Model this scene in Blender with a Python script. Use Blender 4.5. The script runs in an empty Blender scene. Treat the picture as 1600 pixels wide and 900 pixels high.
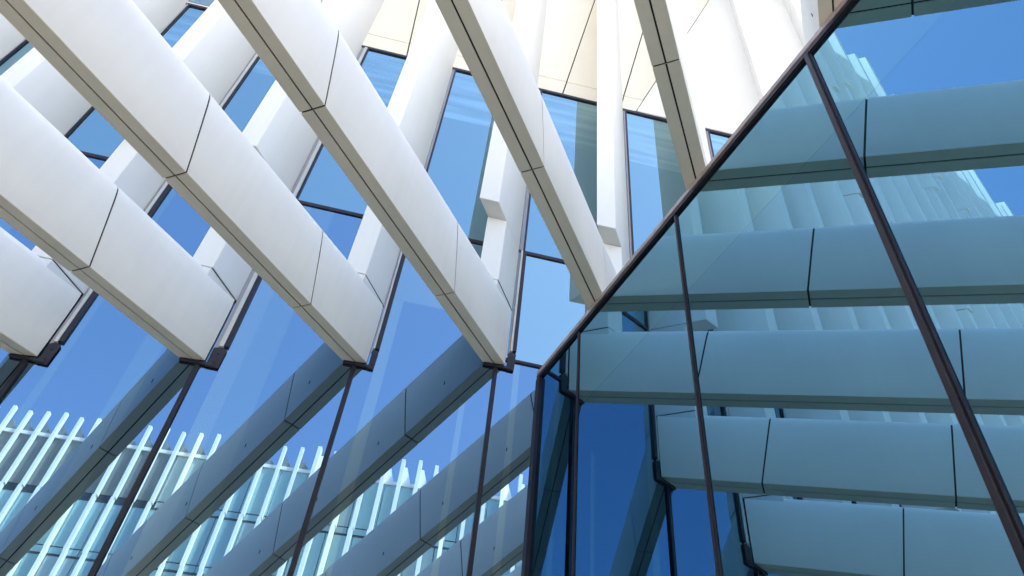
import bpy, bmesh, math, random
from mathutils import Vector, Matrix
from math import radians, sin, cos, tan, sqrt, pi, floor

random.seed(7)
scene = bpy.context.scene
COL = scene.collection

# ------------------------------------------------------------------ camera
EYE = 1.6
cam_data = bpy.data.cameras.new('camera')
cam_data.sensor_width = 36.0
cam_data.lens = 1310.82 / 1600 * 36
cam_data.clip_start = 0.05
cam_data.clip_end = 3000
cam = bpy.data.objects.new('camera', cam_data)
COL.objects.link(cam)
cr = Vector((0.9929754, -0.08969301, 0.0771688))
cu = Vector((-0.118321, -0.75272307, 0.64761727))
cf = Vector((0.0, 0.6521987, 0.75804805))
m = Matrix((( cr.x, cu.x, -cf.x), (cr.y, cu.y, -cf.y), (cr.z, cu.z, -cf.z))).to_4x4()
m.translation = Vector((0, 0, EYE))
cam.matrix_world = m
scene.camera = cam

# ------------------------------------------------------------------ world, sun, exposure
SUN_EL, SUN_AZ = 62.0, 52.0            # azimuth from +Y towards +X : the sun stands behind the tower
world = bpy.data.worlds.new('World')
scene.world = world
world.use_nodes = True
wn = world.node_tree.nodes
wl = world.node_tree.links
wn.clear()
sky = wn.new('ShaderNodeTexSky')
sky.sky_type = 'NISHITA'
sky.sun_disc = False
sky.sun_elevation = radians(SUN_EL)
sky.sun_rotation = radians(SUN_AZ)
sky.altitude = 0
sky.air_density = 1.0
sky.dust_density = 2.0
sky.ozone_density = 1.2
bg = wn.new('ShaderNodeBackground')
bg.inputs['Strength'].default_value = 0.15
wo = wn.new('ShaderNodeOutputWorld')
wl.new(sky.outputs[0], bg.inputs['Color'])
wl.new(bg.outputs[0], wo.inputs['Surface'])
sun_data = bpy.data.lights.new('sun', 'SUN')
sun_data.energy = 5.0
sun_data.angle = radians(0.53)
sun_data.color = (1.0, 0.95, 0.87)
sun = bpy.data.objects.new('sun', sun_data)
COL.objects.link(sun)
to_sun = Vector((sin(radians(SUN_AZ)) * cos(radians(SUN_EL)), cos(radians(SUN_AZ)) * cos(radians(SUN_EL)), sin(radians(SUN_EL))))
sun.rotation_euler = to_sun.to_track_quat('Z', 'Y').to_euler()
sun.location = (0, 60, 90)
scene.view_settings.view_transform = 'Standard'
scene.view_settings.look = 'None'
scene.view_settings.gamma = 1
scene.view_settings.exposure = 2.02
scene.cycles.max_bounces = 10
scene.cycles.glossy_bounces = 6
scene.cycles.diffuse_bounces = 5

# ------------------------------------------------------------------ frame of the place
# Facade plane of the tower: s runs along it to the right, d outwards from it, z up.
K = Vector((0.50890939, 8.13467629, 0))
HL = Vector((0.99155666, 0.1296742, 0))
NL = Vector((-0.1296742, 0.99155666, 0))        # into the building
# Glass wall of the annex: r runs along it from the corner towards the viewer
HR = Vector((0.36068891, -0.93268618, 0))
NR = Vector((0.93268618, 0.36068891, 0))        # into the annex
BD = Vector((-0.39999016, -0.88558668, -0.23610188))   # run of the sloping beams
DH = Vector((-0.41162757, -0.91135215, 0))
NB = Vector((0.91135215, -0.41162757, 0))
DOUT = -DH.dot(NL)                              # outward part of DH
DS = DH.dot(HL)                                 # sideways part of DH (negative)

def PL(s, d, z): return K + HL * s - NL * d + Vector((0, 0, z + EYE))
def PF(s, t, z): return K + HL * s + DH * t + Vector((0, 0, z + EYE))   # skewed, along the fins
def PR(r, d, z): return K + HR * r - NR * d + Vector((0, 0, z + EYE))

# ------------------------------------------------------------------ materials
def mat(name, col, rough=0.5, metal=0.0, var=0.06, scale=3.0, bump=0.0, bscale=40.0, streak=False, spec=0.5):
    mt = bpy.data.materials.new(name)
    mt.use_nodes = True
    n, l = mt.node_tree.nodes, mt.node_tree.links
    b = n['Principled BSDF']
    b.inputs['Roughness'].default_value = rough
    b.inputs['Metallic'].default_value = metal
    b.inputs['Specular IOR Level'].default_value = spec
    tc = n.new('ShaderNodeTexCoord')
    mp = n.new('ShaderNodeMapping')
    if streak: mp.inputs['Scale'].default_value = (1, 1, 0.12)
    nz = n.new('ShaderNodeTexNoise')
    nz.inputs['Scale'].default_value = scale
    nz.inputs['Detail'].default_value = 6
    rp = n.new('ShaderNodeValToRGB')
    c = Vector(col)
    rp.color_ramp.elements[0].position = 0.3
    rp.color_ramp.elements[1].position = 0.7
    rp.color_ramp.elements[0].color = (*(c * (1 - var)), 1)
    rp.color_ramp.elements[1].color = (*(c * (1 + var * 0.5)), 1)
    l.new(tc.outputs['Object'], mp.inputs['Vector'])
    l.new(mp.outputs[0], nz.inputs['Vector'])
    l.new(nz.outputs['Fac'], rp.inputs['Fac'])
    oi = n.new('ShaderNodeObjectInfo')
    mr = n.new('ShaderNodeMapRange')
    mr.inputs['To Min'].default_value = 0.965
    mr.inputs['To Max'].default_value = 1.01
    l.new(oi.outputs['Random'], mr.inputs['Value'])
    vm = n.new('ShaderNodeVectorMath')
    vm.operation = 'SCALE'
    # faint rain streaks running down the faces
    m3 = n.new('ShaderNodeMapping')
    m3.inputs['Scale'].default_value = (7, 7, 0.45)
    n3 = n.new('ShaderNodeTexNoise')
    n3.inputs['Scale'].default_value = 1.5
    n3.inputs['Detail'].default_value = 5
    r3 = n.new('ShaderNodeMapRange')
    r3.inputs['From Min'].default_value = 0.35
    r3.inputs['From Max'].default_value = 0.62
    r3.inputs['To Min'].default_value = 1.0 - var * 0.4
    r3.inputs['To Max'].default_value = 1.0
    v3 = n.new('ShaderNodeVectorMath')
    v3.operation = 'SCALE'
    l.new(tc.outputs['Object'], m3.inputs['Vector'])
    l.new(m3.outputs[0], n3.inputs['Vector'])
    l.new(n3.outputs['Fac'], r3.inputs['Value'])
    l.new(rp.outputs['Color'], v3.inputs[0])
    l.new(r3.outputs[0], v3.inputs['Scale'])
    l.new(v3.outputs[0], vm.inputs[0])
    l.new(mr.outputs[0], vm.inputs['Scale'])
    l.new(vm.outputs[0], b.inputs['Base Color'])
    if bump:
        n2 = n.new('ShaderNodeTexNoise')
        n2.inputs['Scale'].default_value = bscale
        n2.inputs['Detail'].default_value = 4
        bp = n.new('ShaderNodeBump')
        bp.inputs['Strength'].default_value = bump
        bp.inputs['Distance'].default_value = 0.02
        l.new(tc.outputs['Object'], n2.inputs['Vector'])
        l.new(n2.outputs['Fac'], bp.inputs['Height'])
        l.new(bp.outputs[0], b.inputs['Normal'])
    return mt

def glass(name, tint, body, wave=0.0, wscale=0.5, diffuse=0.12, rough=0.0, streak=0.0):
    """coated facade glass: tinted mirror reflection over a dark body"""
    mt = bpy.data.materials.new(name)
    mt.use_nodes = True
    n, l = mt.node_tree.nodes, mt.node_tree.links
    n.clear()
    out = n.new('ShaderNodeOutputMaterial')
    g = n.new('ShaderNodeBsdfGlossy')
    g.inputs['Roughness'].default_value = rough
    g.inputs['Color'].default_value = (*tint, 1)
    if streak:
        tc0 = n.new('ShaderNodeTexCoord')
        mp0 = n.new('ShaderNodeMapping')
        mp0.inputs['Scale'].default_value = (0.25, 0.25, 3.2)
        nz0 = n.new('ShaderNodeTexNoise')
        nz0.inputs['Scale'].default_value = 1.6
        nz0.inputs['Detail'].default_value = 3
        rp0 = n.new('ShaderNodeValToRGB')
        rp0.color_ramp.elements[0].position = 0.4
        rp0.color_ramp.elements[1].position = 0.66
        rp0.color_ramp.elements[0].color = (*tint, 1)
        rp0.color_ramp.elements[1].color = (*[c * (1 + streak) for c in tint], 1)
        l.new(tc0.outputs['Object'], mp0.inputs['Vector'])
        l.new(mp0.outputs[0], nz0.inputs['Vector'])
        l.new(nz0.outputs['Fac'], rp0.inputs['Fac'])
        l.new(rp0.outputs[0], g.inputs['Color'])
    df = n.new('ShaderNodeBsdfDiffuse')
    df.inputs['Color'].default_value = (*body, 1)
    mx = n.new('ShaderNodeMixShader')
    mx.inputs['Fac'].default_value = diffuse
    l.new(g.outputs[0], mx.inputs[1])
    l.new(df.outputs[0], mx.inputs[2])
    l.new(mx.outputs[0], out.inputs['Surface'])
    if wave:
        tc = n.new('ShaderNodeTexCoord')
        nz = n.new('ShaderNodeTexNoise')
        nz.inputs['Scale'].default_value = wscale
        nz.inputs['Detail'].default_value = 1
        bp = n.new('ShaderNodeBump')
        bp.inputs['Strength'].default_value = wave
        bp.inputs['Distance'].default_value = 0.01
        l.new(tc.outputs['Object'], nz.inputs['Vector'])
        l.new(nz.outputs['Fac'], bp.inputs['Height'])
        l.new(bp.outputs[0], g.inputs['Normal'])
    return mt

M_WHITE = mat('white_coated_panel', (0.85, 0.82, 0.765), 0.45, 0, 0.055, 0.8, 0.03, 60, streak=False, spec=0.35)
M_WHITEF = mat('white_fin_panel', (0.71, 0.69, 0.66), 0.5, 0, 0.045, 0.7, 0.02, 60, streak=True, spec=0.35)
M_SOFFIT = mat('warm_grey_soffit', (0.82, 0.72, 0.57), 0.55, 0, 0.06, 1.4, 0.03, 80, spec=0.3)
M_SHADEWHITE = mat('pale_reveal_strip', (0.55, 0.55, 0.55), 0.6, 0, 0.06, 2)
M_CAP = mat('worn_grey_rail_cap', (0.36, 0.31, 0.32), 0.5, 0.1, 0.2, 5)
M_CLAD = mat('bright_white_cladding', (0.88, 0.87, 0.85), 0.5, 0, 0.03, 0.6, 0.02, 50, spec=0.3)
M_CREAM = mat('cream_cladding', (0.84, 0.77, 0.64), 0.5, 0, 0.03, 0.6, 0.02, 50, spec=0.3)
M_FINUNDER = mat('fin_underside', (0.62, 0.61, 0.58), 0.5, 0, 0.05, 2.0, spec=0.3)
M_DARK = mat('dark_bronze_aluminium', (0.022, 0.018, 0.026), 0.45, 0.1, 0.2, 6, 0.02, 90, spec=0.3)
M_MULL = mat('brown_black_mullion', (0.017, 0.013, 0.020), 0.45, 0.1, 0.25, 3, 0.02, 90, spec=0.35)
M_GREYMET = mat('grey_aluminium', (0.30, 0.28, 0.29), 0.45, 0.2, 0.08, 4)
M_GASKET = mat('black_joint', (0.02, 0.02, 0.022), 0.8, 0, 0.1, 8)
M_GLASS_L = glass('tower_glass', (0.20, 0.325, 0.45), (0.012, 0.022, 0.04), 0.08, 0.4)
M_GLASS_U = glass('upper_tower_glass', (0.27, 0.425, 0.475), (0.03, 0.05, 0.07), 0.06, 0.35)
M_REFL = glass('tower_glass_reflection_tint', (0.285, 0.42, 0.50), (0.05, 0.075, 0.09), 0.08, 0.4, 0.18)  # paler tint standing in for a double reflection
M_REFL2 = glass('tower_glass_faint_reflection_tint', (0.235, 0.37, 0.465), (0.035, 0.05, 0.07), 0.08, 0.4, 0.14)  # fainter version of the painted reflection
M_BAND = glass('tower_glass_head_sheen', (0.30, 0.455, 0.495), (0.06, 0.10, 0.12), 0.05, 0.35, 0.16, streak=0.30)  # streaky sheen near the glazing head, painted into the tint
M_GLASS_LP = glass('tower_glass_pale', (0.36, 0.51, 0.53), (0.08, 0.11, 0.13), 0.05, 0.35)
M_GLASS_P = glass('pale_upper_glass', (0.34, 0.42, 0.42), (0.22, 0.27, 0.27), 0.05, 0.35, 0.4)
M_GLASS_R = glass('annex_glass', (0.163, 0.338, 0.468), (0.010, 0.025, 0.04), 0.10, 0.4)
M_GLASS_O = glass('opposite_glass', (0.35, 0.5, 0.52), (0.40, 0.56, 0.54), 0.2, 0.3, 0.85, 0.05)
M_GLASS_O2 = glass('opposite_glass_blinds', (0.3, 0.42, 0.42), (0.44, 0.52, 0.50), 0.2, 0.3, 0.85, 0.1)
M_GLASS_O3 = glass('opposite_glass_dark', (0.3, 0.45, 0.5), (0.32, 0.46, 0.46), 0.2, 0.3, 0.75, 0.05)
M_INT = mat('dark_interior', (0.03, 0.035, 0.04), 0.9)
M_OWHITE = mat('opposite_white_fin', (0.88, 0.86, 0.83), 0.5, 0, 0.04, 1, spec=0.3)
M_OGREY = mat('opposite_grey_band', (0.25, 0.265, 0.245), 0.7, 0, 0.15, 0.5)
M_ODARK = mat('opposite_dark_line', (0.06, 0.075, 0.085), 0.6)
M_PAVE = mat('pale_paving', (0.62, 0.57, 0.49), 0.8, 0, 0.15, 0.8, 0.2, 20)
M_ROOF = mat('annex_roof_membrane', (0.5, 0.5, 0.48), 0.8, 0, 0.1, 1)

# ------------------------------------------------------------------ mesh helpers
def link(name, me, mt, parent=None, smooth=False):
    o = bpy.data.objects.new(name, me)
    COL.objects.link(o)
    if mt is not None and not me.materials: me.materials.append(mt)
    if parent is not None: o.parent = parent
    if smooth:
        for p in me.polygons: p.use_smooth = True
    return o

def mesh(name, verts, faces):
    me = bpy.data.meshes.new(name)
    me.from_pydata([tuple(v) for v in verts], [], faces)
    bm = bmesh.new(); bm.from_mesh(me)
    bmesh.ops.recalc_face_normals(bm, faces=bm.faces)
    bm.to_mesh(me); bm.free()
    me.update()
    return me

def prism_mesh(name, base, off, bevel=0.0):
    """closed prism: polygon 'base' (Vectors) swept by vector 'off'"""
    n = len(base)
    v = list(base) + [p + off for p in base]
    f = [list(range(n))[::-1], list(range(n, 2 * n))]
    for i in range(n):
        j = (i + 1) % n
        f.append([i, j, n + j, n + i])
    me = mesh(name, v, f)
    if bevel:
        bm = bmesh.new(); bm.from_mesh(me)
        bmesh.ops.bevel(bm, geom=bm.edges[:], offset=bevel, segments=1, profile=0.5, affect='EDGES')
        bm.to_mesh(me); bm.free()
    return me

def box(name, P, a, b, mt, parent=None, bevel=0.0):
    """box in one of the frames PL / PR / PF between two corners"""
    (a0, a1, a2), (b0, b1, b2) = a, b
    base = [P(a0, a1, a2), P(b0, a1, a2), P(b0, b1, a2), P(a0, b1, a2)]
    return link(name, prism_mesh(name, base, Vector((0, 0, b2 - a2)), bevel), mt, parent)

def plate(name, P, pts, d0, d1, mt, parent=None, bevel=0.0):
    """upright plate: outline pts [(along, z)] between depths d0 and d1 of frame P"""
    base = [P(x, d0, z) for x, z in pts]
    off = P(0, d1, 0) - P(0, d0, 0)
    return link(name, prism_mesh(name, base, off, bevel), mt, parent)

def sheet(name, P, a, b, mt, parent, n=None):
    # flat tint sheet: a = (along, depth, z0), b = (along, -, z1)
    v = [P(a[0], a[1], a[2]), P(b[0], a[1], a[2]), P(b[0], a[1], b[2]), P(a[0], a[1], b[2])]
    return link(name, mesh(name, v, [[0, 1, 2, 3]]), mt, parent)

def thing(name, label, cat, loc, group=None):
    o = bpy.data.objects.new(name, None)
    COL.objects.link(o)
    o.location = loc
    o.empty_display_size = 0.3
    o['label'] = label
    o['category'] = cat
    if group: o['group'] = group
    return o

def adopt(root):
    """children were built in world coordinates: keep them there"""
    inv = Matrix.Translation(-root.location)
    for c in root.children: c.matrix_parent_inverse = inv

def structure(o):
    o['kind'] = 'structure'
    return o

# ------------------------------------------------------------------ ground
G = 0.0
v = [(-1500, -1500, G), (1500, -1500, G), (1500, 1500, G), (-1500, 1500, G)]
structure(link('ground', mesh('ground', v, [[0, 1, 2, 3]]), M_PAVE))

# ------------------------------------------------------------------ tower
S0, S1 = -36.0, 27.0                  # ends of the facade; unseen right stretch lengthened to block the sun
HEAD = 15.60                          # head of the glazing
TR = 10.26                            # transom
TOPZ = 44.2
def fin_s(i): return -0.40 + 1.785 * (i - 3)      # right hand side of fin i on the glass
def fin_r(i): return fin_s(i) - {0: 0.095, 1: 0.12, 2: 0.05, 3: 0.07}.get(i, 0.045)

tower = thing('office_tower', 'tall white tower wall with blue mirror glass bays behind the upright fins and sloping beams', 'building', PL(-2, 0, -EYE))
# body behind the skin
box('core_wall', PL, (S0, -0.30, -EYE), (S1, -14, TOPZ - 0.6), M_INT, tower)

first, last = -16, 12
for i in range(first, last):
    a, b = fin_s(i) - 0.205 + 0.004, fin_s(i + 1) - 0.205 - 0.004
    near = -1 <= i <= 6
    # panes
    lowtop = TR - 0.035
    if i == 3:
        segs = [(-EYE + 0.1, 7.875, M_GLASS_L), (7.925, lowtop, M_GLASS_LP)]
        box('transom', PL, (a + 0.03, 0.02, 7.875), (b - 0.03, -0.05, 7.925), M_DARK, tower)
    else:
        segs = [(-EYE + 0.1, lowtop, M_GLASS_L)]
    for z0, z1, mm in segs:
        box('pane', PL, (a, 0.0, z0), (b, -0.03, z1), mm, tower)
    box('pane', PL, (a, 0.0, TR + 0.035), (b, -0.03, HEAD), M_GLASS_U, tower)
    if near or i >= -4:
        sheet('head_sheen', PL, (a + 0.02, 0.0006, 13.72), (b - 0.02, 0.0006, HEAD - 0.004), M_BAND, tower)  # pale streaky sheen painted on a flat sheet
    box('transom', PL, (a - 0.01, 0.02, TR - 0.035), (b + 0.01, -0.06, TR + 0.035), M_DARK, tower)
    box('head_frame', PL, (a - 0.01, 0.03, HEAD), (b + 0.01, -0.06, HEAD + 0.075), M_DARK, tower)

# paler strips on single panes: double reflections painted as tint
for x0, x1, z0, z1, mm in ((-5.70, -5.60, -1.0, TR - 0.04, M_REFL2), (-3.92, -3.70, -1.0, TR - 0.04, M_REFL), (-3.70, -3.35, -1.0, TR - 0.04, M_REFL2),
                           (-2.14, -2.00, -1.0, 8.60, M_REFL), (-2.14, -0.64, 8.602, TR - 0.04, M_REFL), (-0.36, -0.28, -1.0, 7.85, M_REFL),
                           (-7.5, -7.2, -1.0, TR - 0.04, M_REFL2), (-4.9, -4.65, 1.0, 8.0, M_REFL2), (-1.0, -0.93, -1.0, 7.0, M_REFL)):
    sheet('painted_reflection', PL, (x0, 0.0006, z0), (x1, 0.0006, z1), mm, tower)

# mullion and reveal profiles on every fin line
foot_s = {0: -6.00, 1: -4.245, 2: -2.38, 3: -0.62, 4: 1.25, 5: 3.02, 6: 4.79, 7: 6.55, 8: 8.3, -1: -7.82, -2: -9.6, -3: -11.4, -4: -13.2, -5: -15.0, -6: -16.8}
foot_z = {0: 6.36, 1: 6.81, 2: 7.305, 3: 7.785, 4: 8.145, 5: 8.62, 6: 9.09, 7: 9.45, 8: 9.9, -1: 5.88, -2: 5.42, -3: 4.95, -4: 4.5, -5: 4.05, -6: 3.6}
for i in range(first, last + 1):
    c = fin_s(i)
    zf = foot_z.get(i, 3.0) if i < 9 else 9.6
    # low mullion under the beam
    box('mullion', PL, (c - 0.232, 0.035, -EYE), (c - 0.178, -0.02, zf - 0.095), M_MULL, tower)
    # dark mullion edge, white and grey reveal strips beside the fin
    box('mullion', PL, (c - 0.01, 0.035, zf + 0.28), (c + 0.045, -0.04, TR - 0.04), M_DARK, tower)
    box('mullion', PL, (c - 0.008, 0.03, TR + 0.04), (c + 0.02, -0.04, HEAD), M_DARK, tower)
    ra, rm = fin_r(i) + 0.001, (fin_r(i) + c - 0.012) * 0.5
    rt = HEAD if i < 2 else TR
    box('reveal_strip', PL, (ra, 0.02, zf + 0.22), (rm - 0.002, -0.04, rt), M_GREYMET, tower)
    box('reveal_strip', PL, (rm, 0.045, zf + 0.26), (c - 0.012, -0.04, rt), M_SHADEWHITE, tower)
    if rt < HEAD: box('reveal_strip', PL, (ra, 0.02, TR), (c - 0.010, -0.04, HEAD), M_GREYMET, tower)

# cladding above the glass: a narrow row, then tall panels with leaning joints
row_z = 16.23
jb = [-5.2, -3.20, -1.7, 0.05, 1.28, 1.62]           # joint feet
lean = [-0.07, -0.07, 0.03, 0.125, 0.16, 0.32]
GAP = 0.012
def jx(k, z): return jb[k] + lean[k] * (z - 15.7)
bounds = [(-5.2, -3.22), (-3.22, -1.7), (-1.7, 0.06), (0.06, 1.46)]
Z0C = HEAD + 0.085
for k in range(5):
    x0, x1 = jx(k, Z0C), jx(k + 1, Z0C)
    plate('cladding_panel', PL, [(x0 + GAP, Z0C), (x1 - GAP, Z0C), (jx(k + 1, row_z) - GAP, row_z - GAP), (jx(k, row_z) + GAP, row_z - GAP)], 0.03, -0.10, M_CREAM, tower, 0.004)
    plate('cladding_panel', PL, [(jx(k, row_z) + GAP, row_z + GAP), (jx(k + 1, row_z) - GAP, row_z + GAP), (jx(k + 1, 24) - GAP, 24), (jx(k, 24) + GAP, 24)], 0.03, -0.10, M_CREAM, tower, 0.004)
# white panels: right of the leaning edge, left of the cream field and higher up
plate('cladding_panel', PL, [(jx(5, Z0C) + GAP, Z0C), (S1, Z0C), (S1, 24), (jx(5, 24) + GAP, 24)], 0.05, -0.10, M_CLAD, tower, 0.004)
plate('cladding_panel', PL, [(S0, Z0C), (jx(0, Z0C) - GAP, Z0C), (jx(0, 24) - GAP, 24), (S0, 24)], 0.03, -0.10, M_CLAD, tower, 0.004)
for z0, z1 in ((24.04, 31.0), (31.04, 38.0), (38.04, TOPZ - 1.5)):
    w = 3.57
    k = S0
    while k < S1 - 0.1:
        e = min(k + w, S1)
        box('cladding_panel', PL, (k + 0.015, 0.03, z0), (e - 0.015, -0.10, z1), M_CLAD, tower)
        k = e
box('roof_slab', PL, (S0, 0.05, TOPZ - 1.45), (S1, -14, TOPZ - 0.55), M_WHITEF, tower)
for i in range(-6, 0):
    a, b = fin_s(i) - 0.06, fin_s(i + 1) - 0.40
    box('pane', PL, (a, 0.045, HEAD + 0.12), (b, 0.034, 20.4), M_GLASS_P, tower)
    box('transom', PL, (a, 0.07, 17.2), (b, 0.046, 17.27), M_DARK, tower)
    box('mullion', PL, ((a + b) / 2 - 0.025, 0.07, HEAD + 0.12), ((a + b) / 2 + 0.025, 0.046, 17.198), M_DARK, tower)
adopt(tower)

# ------------------------------------------------------------------ upright fins
def t_glass(x, h=0, d=0.03):
    # plan run at which a point offset x across meets the facade plane (plus clearance d)
    return (d + NB.dot(NL) * x) / DOUT
FW = 0.295                              # width along the facade
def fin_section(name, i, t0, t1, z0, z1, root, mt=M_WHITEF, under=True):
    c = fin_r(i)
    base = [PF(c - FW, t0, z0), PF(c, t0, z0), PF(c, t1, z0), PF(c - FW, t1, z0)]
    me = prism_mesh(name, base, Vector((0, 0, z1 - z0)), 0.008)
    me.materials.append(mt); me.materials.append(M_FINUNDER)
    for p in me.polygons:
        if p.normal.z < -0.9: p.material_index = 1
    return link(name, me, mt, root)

fin_labels = {
    -1: 'white upright fin nearest the top left corner, leaning most',
    0: 'white upright fin behind the beams, left of the small window at the top left',
    1: 'white upright fin with its grey stepped underside half hidden by a beam',
    2: 'white upright fin at upper centre left of the tall blue window, leaning to the right',
    3: 'white upright fin with fully visible grey step between the two central beams',
    4: 'most upright white fin, its grey step just above the slanting annex rail',
    5: 'white upright fin mostly hidden behind the steep beam nearest the annex',
    6: 'faint white upright fin against the bright white wall at the top right',
}
for i in range(first, last + 1):
    vis = i in fin_labels
    root = thing('upright_fin', fin_labels.get(i, 'white upright tower fin outside the picture, seen only mirrored in the glass'),
                 'facade fin', PF(fin_s(i), 0, foot_z.get(i, 5.0)), 'upright white fins on the tower' if vis else 'white fins seen only in reflection')
    zf = foot_z.get(i, 3.0) if i < 9 else 9.6
    jz = zf + 1.10
    step = TR + 0.04
    if i >= 0 and i <= 6: top1 = 26.0 + (i % 3) * 0.35
    else: top1 = 17.6 + (i * 37 % 5) * 1.35
    if i in foot_s:
        fs0 = foot_s[i]
        cb = [K + HL * fs0 + NB * x + DH * (t_glass(x) + t) + Vector((0, 0, zf + 0.75 + EYE)) for x, t in ((-0.121, 0), (0.121, 0), (0.121, 0.56), (-0.121, 0.56))]
        link('collar', prism_mesh('collar', cb, Vector((0, 0, jz - zf - 0.75)), 0.006), M_WHITEF, root)
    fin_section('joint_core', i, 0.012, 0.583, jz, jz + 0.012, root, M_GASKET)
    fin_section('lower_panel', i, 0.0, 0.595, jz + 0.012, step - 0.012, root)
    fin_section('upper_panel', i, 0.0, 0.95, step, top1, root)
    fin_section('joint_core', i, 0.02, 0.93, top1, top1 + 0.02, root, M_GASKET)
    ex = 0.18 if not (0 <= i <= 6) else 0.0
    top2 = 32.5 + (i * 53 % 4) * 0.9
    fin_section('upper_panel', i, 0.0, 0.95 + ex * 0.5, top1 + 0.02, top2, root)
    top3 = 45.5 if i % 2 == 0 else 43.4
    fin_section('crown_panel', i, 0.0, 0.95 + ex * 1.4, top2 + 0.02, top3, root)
    adopt(root)

# ------------------------------------------------------------------ sloping beams
SL = BD.z / sqrt(BD.x ** 2 + BD.y ** 2)       # fall per metre of plan run
prof = [(-0.125, 0.0), (-0.128, 0.3), (-0.130, 0.65), (-0.129, 0.95), (-0.125, 1.06), (-0.114, 1.125), (-0.088, 1.165), (-0.045, 1.187), (0.0, 1.19)]
prof = prof + [(-x, h) for x, h in prof[-2::-1]]
def beam_point(fs, fz, x, t, h):
    """x across, t along plan from the glass, h vertical over the underside line"""
    base = K + HL * fs
    return base + NB * x + DH * t + Vector((0, 0, fz + SL * t + h + EYE))


def shell(name, fs, fz, ta, tb, root, square_start):
    """cladding skin of one length of beam; joints are square to the run of the beam"""
    n = len(prof)
    verts = []
    for end, t in ((0, ta), (1, tb)):
        for x, h in prof:
            if end == 0 and square_start:
                tt = t_glass(x)
            else:
                tt = t + 0.235 * h
            verts.append(beam_point(fs, fz, x, tt, h))
    faces = []
    for k in range(n - 1): faces.append([k, k + 1, n + k + 1, n + k])
    faces.append([n - 1, 0, n, 2 * n - 1])
    faces.append(list(range(n))[::-1]); faces.append(list(range(n, 2 * n)))
    me = mesh(name, verts, faces)
    o = link(name, me, M_WHITE, root)
    for p in me.polygons:
        p.use_smooth = len(p.vertices) == 4
    me.materials.append(M_GASKET)
    me.polygons[n - 1].material_index = 1
    # sharp arris at the bottom corners
    me.set_sharp_from_angle(angle=radians(35))
    return o

def soffit(fs, fz, ta, tb, x0, x1, root, square_start):
    lo, hi = -0.014, -0.001
    def ring(h):
        if square_start: return [(x0, t_glass(x0)), (x1, t_glass(x1)), (x1, tb), (x0, tb)]
        return [(x0, ta), (x1, ta), (x1, tb), (x0, tb)]
    v = [beam_point(fs, fz, x, t, lo) for x, t in ring(lo)] + [beam_point(fs, fz, x, t, hi) for x, t in ring(hi)]
    f = [[3, 2, 1, 0], [4, 5, 6, 7], [0, 1, 5, 4], [1, 2, 6, 5], [2, 3, 7, 6], [3, 0, 4, 7]]
    return link('soffit_panel', mesh('soffit_panel', v, f), M_SOFFIT, root)

joints = {0: [1.9, 4.35, 6.8], 1: [1.84, 4.3, 6.75], 2: [1.28, 3.48, 5.9, 8.3], 3: [1.63, 4.56, 7.1], 4: [1.6, 4.1, 6.5], 5: [0.9, 3.3, 5.72, 8.1], 6: [2.2, 4.7, 7.15],
          7: [2.0, 4.5, 7.0], 8: [1.5, 4.0, 6.5], -1: [2.2, 4.6, 7.0], -2: [1.5, 4.0, 6.5], -3: [2.0, 4.5, 7.0], -4: [2.4, 4.9], -5: [1.8, 4.3], -6: [2.0, 4.5]}
LEN = {5: 13.5, 6: 14.0, 7: 14.5, 8: 15.0}
beam_labels = {
    -1: 'white sloping beam just outside the left edge, visible as a dark reflection at lower left',
    0: 'leftmost large white sloping beam, ending on a dark bracket at the left edge of the photo',
    1: 'white sloping beam ending on the second dark bracket from the left, with a dark joint across it',
    2: 'white sloping beam running from the top left corner down to the third dark bracket',
    3: 'white sloping beam through the centre, ending on the last dark bracket left of the annex',
    4: 'steep white sloping beam passing behind the corner end of the slanting annex edge',
    5: 'steepest narrow white sloping beam seen from below near the top right, meeting the annex edge halfway',
    6: 'white sloping beam at the top right of which only a short end shows above the annex edge',
}
GJ = 0.011
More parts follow.
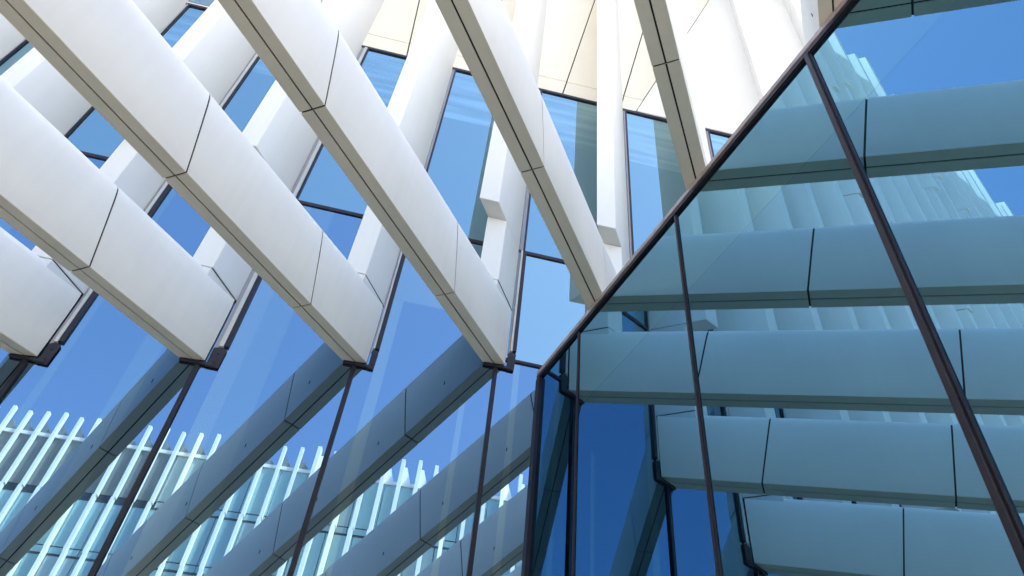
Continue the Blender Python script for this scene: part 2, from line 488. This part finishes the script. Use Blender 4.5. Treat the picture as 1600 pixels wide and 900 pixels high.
for i in range(-6, 9):
    fs, fz = foot_s[i], foot_z[i]
    root = thing('sloping_beam', beam_labels.get(i, 'white sloping beam outside the picture, seen only mirrored in the annex glass'),
                 'sunshade beam', PL(fs, 0, fz), 'white sloping beams' if i in beam_labels else 'sloping beams seen only in reflection')
    L = LEN.get(i, 13.0)  # outer length past the view, extended to cut sky light
    js = list(joints[i])
    while js[-1] + 2.45 < L - 0.5: js.append(js[-1] + 2.45)
    cuts = [0.0] + js + [L]
    for q in range(len(cuts) - 1):
        a, b = cuts[q], cuts[q + 1]
        ta = a + (GJ if q else 0); tb = b - (GJ if q < len(cuts) - 2 else 0)
        shell('side_cladding', fs, fz, ta, tb, root, q == 0)
        soffit(fs, fz, ta, tb, -0.127, -0.009, root, q == 0)
        soffit(fs, fz, ta, tb, 0.009, 0.127, root, q == 0)
    # dark core that shows in the joints
    n = len(prof)
    for j in cuts[1:-1]:
        vv = []
        for t in (j - GJ - 0.01, j + GJ + 0.01):
            for x, h in prof: vv.append(beam_point(fs, fz, x * 0.95, t + 0.235 * h, 0.004 + h * 0.985))
        ff = [[k, k + 1, n + k + 1, n + k] for k in range(n - 1)] + [[n - 1, 0, n, 2 * n - 1], list(range(n))[::-1], list(range(n, 2 * n))]
        link('joint_seal', mesh('joint_seal', vv, ff), M_GASKET, root)
    # small lifting slots on the left hand face
    for q in range(9):
        t = 0.9 + 1.38 * q
        if t > L - 0.4: break
        h = 0.33
        vv = []
        for dx in (-0.1335, -0.12):
            for du, dv in ((-0.007, -0.028), (0.007, -0.028), (0.007, 0.028), (-0.007, 0.028)):
                vv.append(beam_point(fs, fz, dx, t + du, h + dv))
        link('lifting_slot', mesh('lifting_slot', vv, [[0, 1, 2, 3], [7, 6, 5, 4], [0, 4, 5, 1], [1, 5, 6, 2], [2, 6, 7, 3], [3, 7, 4, 0]]), M_GASKET, root)
    # dark bracket: shoe under the foot and cheek at the right
    c = fin_s(i)
    x0 = fs - 0.155
    box('bracket_shoe', PL, (x0, 0.04, fz - 0.075), (c + 0.0, 0.006, fz - 0.03), M_DARK, root, 0.004)
    plate('bracket_cheek', PL, [(fs + 0.160, fz - 0.085), (c + 0.035, fz - 0.085), (c + 0.045, fz + 0.22), (c - 0.02, fz + 0.25), (fs + 0.160, fz + 0.22)], 0.034, 0.008, M_DARK, root, 0.002)
    for bz in (fz - 0.01, fz + 0.14):
        bs = (fs + 0.160 + c + 0.04) * 0.5
        ring = [PL(bs + 0.014 * cos(k * pi / 3), 0.042, bz + 0.014 * sin(k * pi / 3)) for k in range(6)]
        link('bolt', prism_mesh('bolt', ring, NL * 0.009), M_MULL, root)
    adopt(root)

# ------------------------------------------------------------------ glass annex
def rtop(r): return 7.76 - 0.058 * r
RL = 18.2  # far end out of view, lengthened to shade the outer beam faces
annex = thing('glass_annex', 'dark reflective glass annex with a slanting brown top rail and brown mullions at the right', 'building', PR(3, 0, -EYE))
mull_r = [1.07, 3.2, 5.34, 7.48, 9.62, 11.76, 13.9, 16.04]
edges = [0.0] + mull_r + [RL]
for a, b in zip(edges[:-1], edges[1:]):
    g0 = a + (0.03 if a == 0 else 0.0); 
    plate('pane', PR, [(g0, -EYE + 0.05), (b - 0.004, -EYE + 0.05), (b - 0.004, rtop(b) - 0.08), (g0, rtop(g0) - 0.08)], 0.0, -0.03, M_GLASS_R, annex)
plate('top_rail', PR, [(-0.02, rtop(-0.02) - 0.09), (RL, rtop(RL) - 0.09), (RL, rtop(RL) - 0.031), (-0.02, rtop(-0.02) - 0.031)], 0.035, -0.10, M_MULL, annex, 0.004)
plate('rail_cap', PR, [(-0.02, rtop(-0.02) - 0.03), (RL, rtop(RL) - 0.03), (RL, rtop(RL) + 0.035), (-0.02, rtop(-0.02) + 0.035)], 0.045, -0.12, M_CAP, annex, 0.004)
box('corner_post', PR, (-0.02, 0.05, -EYE), (0.07, -0.08, rtop(0) - 0.108), M_MULL, annex, 0.006)
for r, w, dp in zip(mull_r, (0.035, 0.045) + (0.075,) * 6, (0.03, 0.04) + (0.07,) * 6):
    box('mullion', PR, (r - w / 2, dp * 0.3, -EYE), (r + w / 2, -0.02, rtop(r) - 0.092), M_MULL, annex, 0.003)
    box('mullion_cap', PR, (r - w * 0.3, dp * 0.62, -EYE), (r + w * 0.3, dp * 0.3 + 0.001, rtop(r) - 0.09), M_MULL, annex, 0.004)
# greener top strips of the big panes: second reflection painted as tint
M_REFLR = glass('annex_glass_reflection_tint', (0.183, 0.372, 0.482), (0.02, 0.05, 0.06), 0.10, 0.4, 0.16)
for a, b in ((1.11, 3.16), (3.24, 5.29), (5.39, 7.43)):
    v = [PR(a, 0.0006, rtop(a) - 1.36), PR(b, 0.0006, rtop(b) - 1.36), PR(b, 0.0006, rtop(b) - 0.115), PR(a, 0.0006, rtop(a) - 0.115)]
    link('painted_reflection', mesh('painted_reflection', v, [[0, 1, 2, 3]]), M_REFLR, annex)
# body and roof
plate('inner_wall', PR, [(0.12, -EYE), (RL, -EYE), (RL, rtop(RL) - 0.3), (0.12, rtop(0.12) - 0.3)], -0.12, -0.4, M_INT, annex)
rv = [PR(0.1, -0.11, rtop(0.1) - 0.12), PR(RL, -0.11, rtop(RL) - 0.12), PR(RL, -7, rtop(RL) - 0.12), PR(1.0, -7, rtop(1.0) - 0.12)]
link('roof', prism_mesh('roof', rv, Vector((0, 0, 0.08))), M_ROOF, annex)
adopt(annex)

# ------------------------------------------------------------------ opposite building (seen mirrored in the glass)
OA = radians(13.0)
OC = Vector((0.4, 8.1, 0)) + Vector((sin(OA), -cos(OA), 0)) * 40.0
OH = Vector((cos(OA), sin(OA), 0))
ON = Vector((sin(OA), -cos(OA), 0))
def PO(x, d, z): return OC + OH * x - ON * d + Vector((0, 0, z + EYE))
opp = thing('opposite_building', 'long building with closely spaced white fins and teal glass, mirrored in the lower tower glass', 'building', PO(0, 0, -EYE))
OT = 35.6
box('core_wall', PO, (-46, -0.3, -EYE), (24, -12, OT - 2.4), M_INT, opp)
box('parapet', PO, (-46, 0.10, OT - 1.75), (24, -0.28, OT - 1.5), M_OWHITE, opp)
xs, x = [], -45.0
floors = [OT - 1.76, OT - 6.0, OT - 10.0, OT - 14.0, OT - 18.0, OT - 22.0]
for k in range(len(floors) - 1):
    z1, z0 = floors[k], floors[k + 1]
    gx = -20.1
    if k == 0:
        box('spandrel_band', PO, (-46, 0.0, z0 + 0.55), (gx, -0.2, z1 - 0.02), M_OGREY, opp)
        box('floor_line', PO, (-46, -0.03, z0 + 0.1), (gx, -0.2, z0 + 0.54), M_ODARK, opp)
    x = -46.0 if k else gx
    while x < 24:
        e = min(x + 1.76, 24)
        box('window', PO, (x + 0.02, 0, z0 + 0.12), (e - 0.02, -0.2, z1 - 0.05), random.choice((M_GLASS_O, M_GLASS_O, M_GLASS_O2, M_GLASS_O3)), opp)
        x = e
    box('floor_line', PO, (-46, 0.015, z0 - 0.05), (24, -0.1, z0 + 0.10), M_ODARK, opp)
    box('floor_line', PO, (-46 if k else gx, 0.012, z0 + 0.55), (24, -0.1, z0 + 0.62), M_ODARK, opp)
fx = -45.0
n = 0
while fx < 24:
    tz = OT + 0.12 * ((n * 7) % 3)
    right = fx > -12
    dep = 0.55 if right else 0.34
    w = 0.21 if not right else 0.25
    for k in range(4):
        z1 = tz if k == 0 else floors[k] + 0.3
        z0 = floors[k + 1] + 0.3
        sh = (0.0, -0.05, 0.0, -0.05)[k]
        box('fin', PO, (fx + sh, dep, z0), (fx + sh + w, 0.02, z1 - 0.004), M_OWHITE, opp)
    if right:
        # sloping white web behind the tip
        plate('fin_web', PO, [(fx + 0.24, OT - 1.5), (fx + 0.86, OT - 1.5), (fx + 0.44, OT - 0.15), (fx + 0.24, OT - 0.15)], 0.0, -0.12, M_OWHITE, opp)
    else:
        plate('fin_web', PO, [(fx + 0.22, OT - 1.5), (fx + 0.95, OT - 1.5), (fx + 0.22, OT - 0.5)], -0.1, -0.2, M_OGREY, opp)
    fx += 1.17; n += 1
adopt(opp)
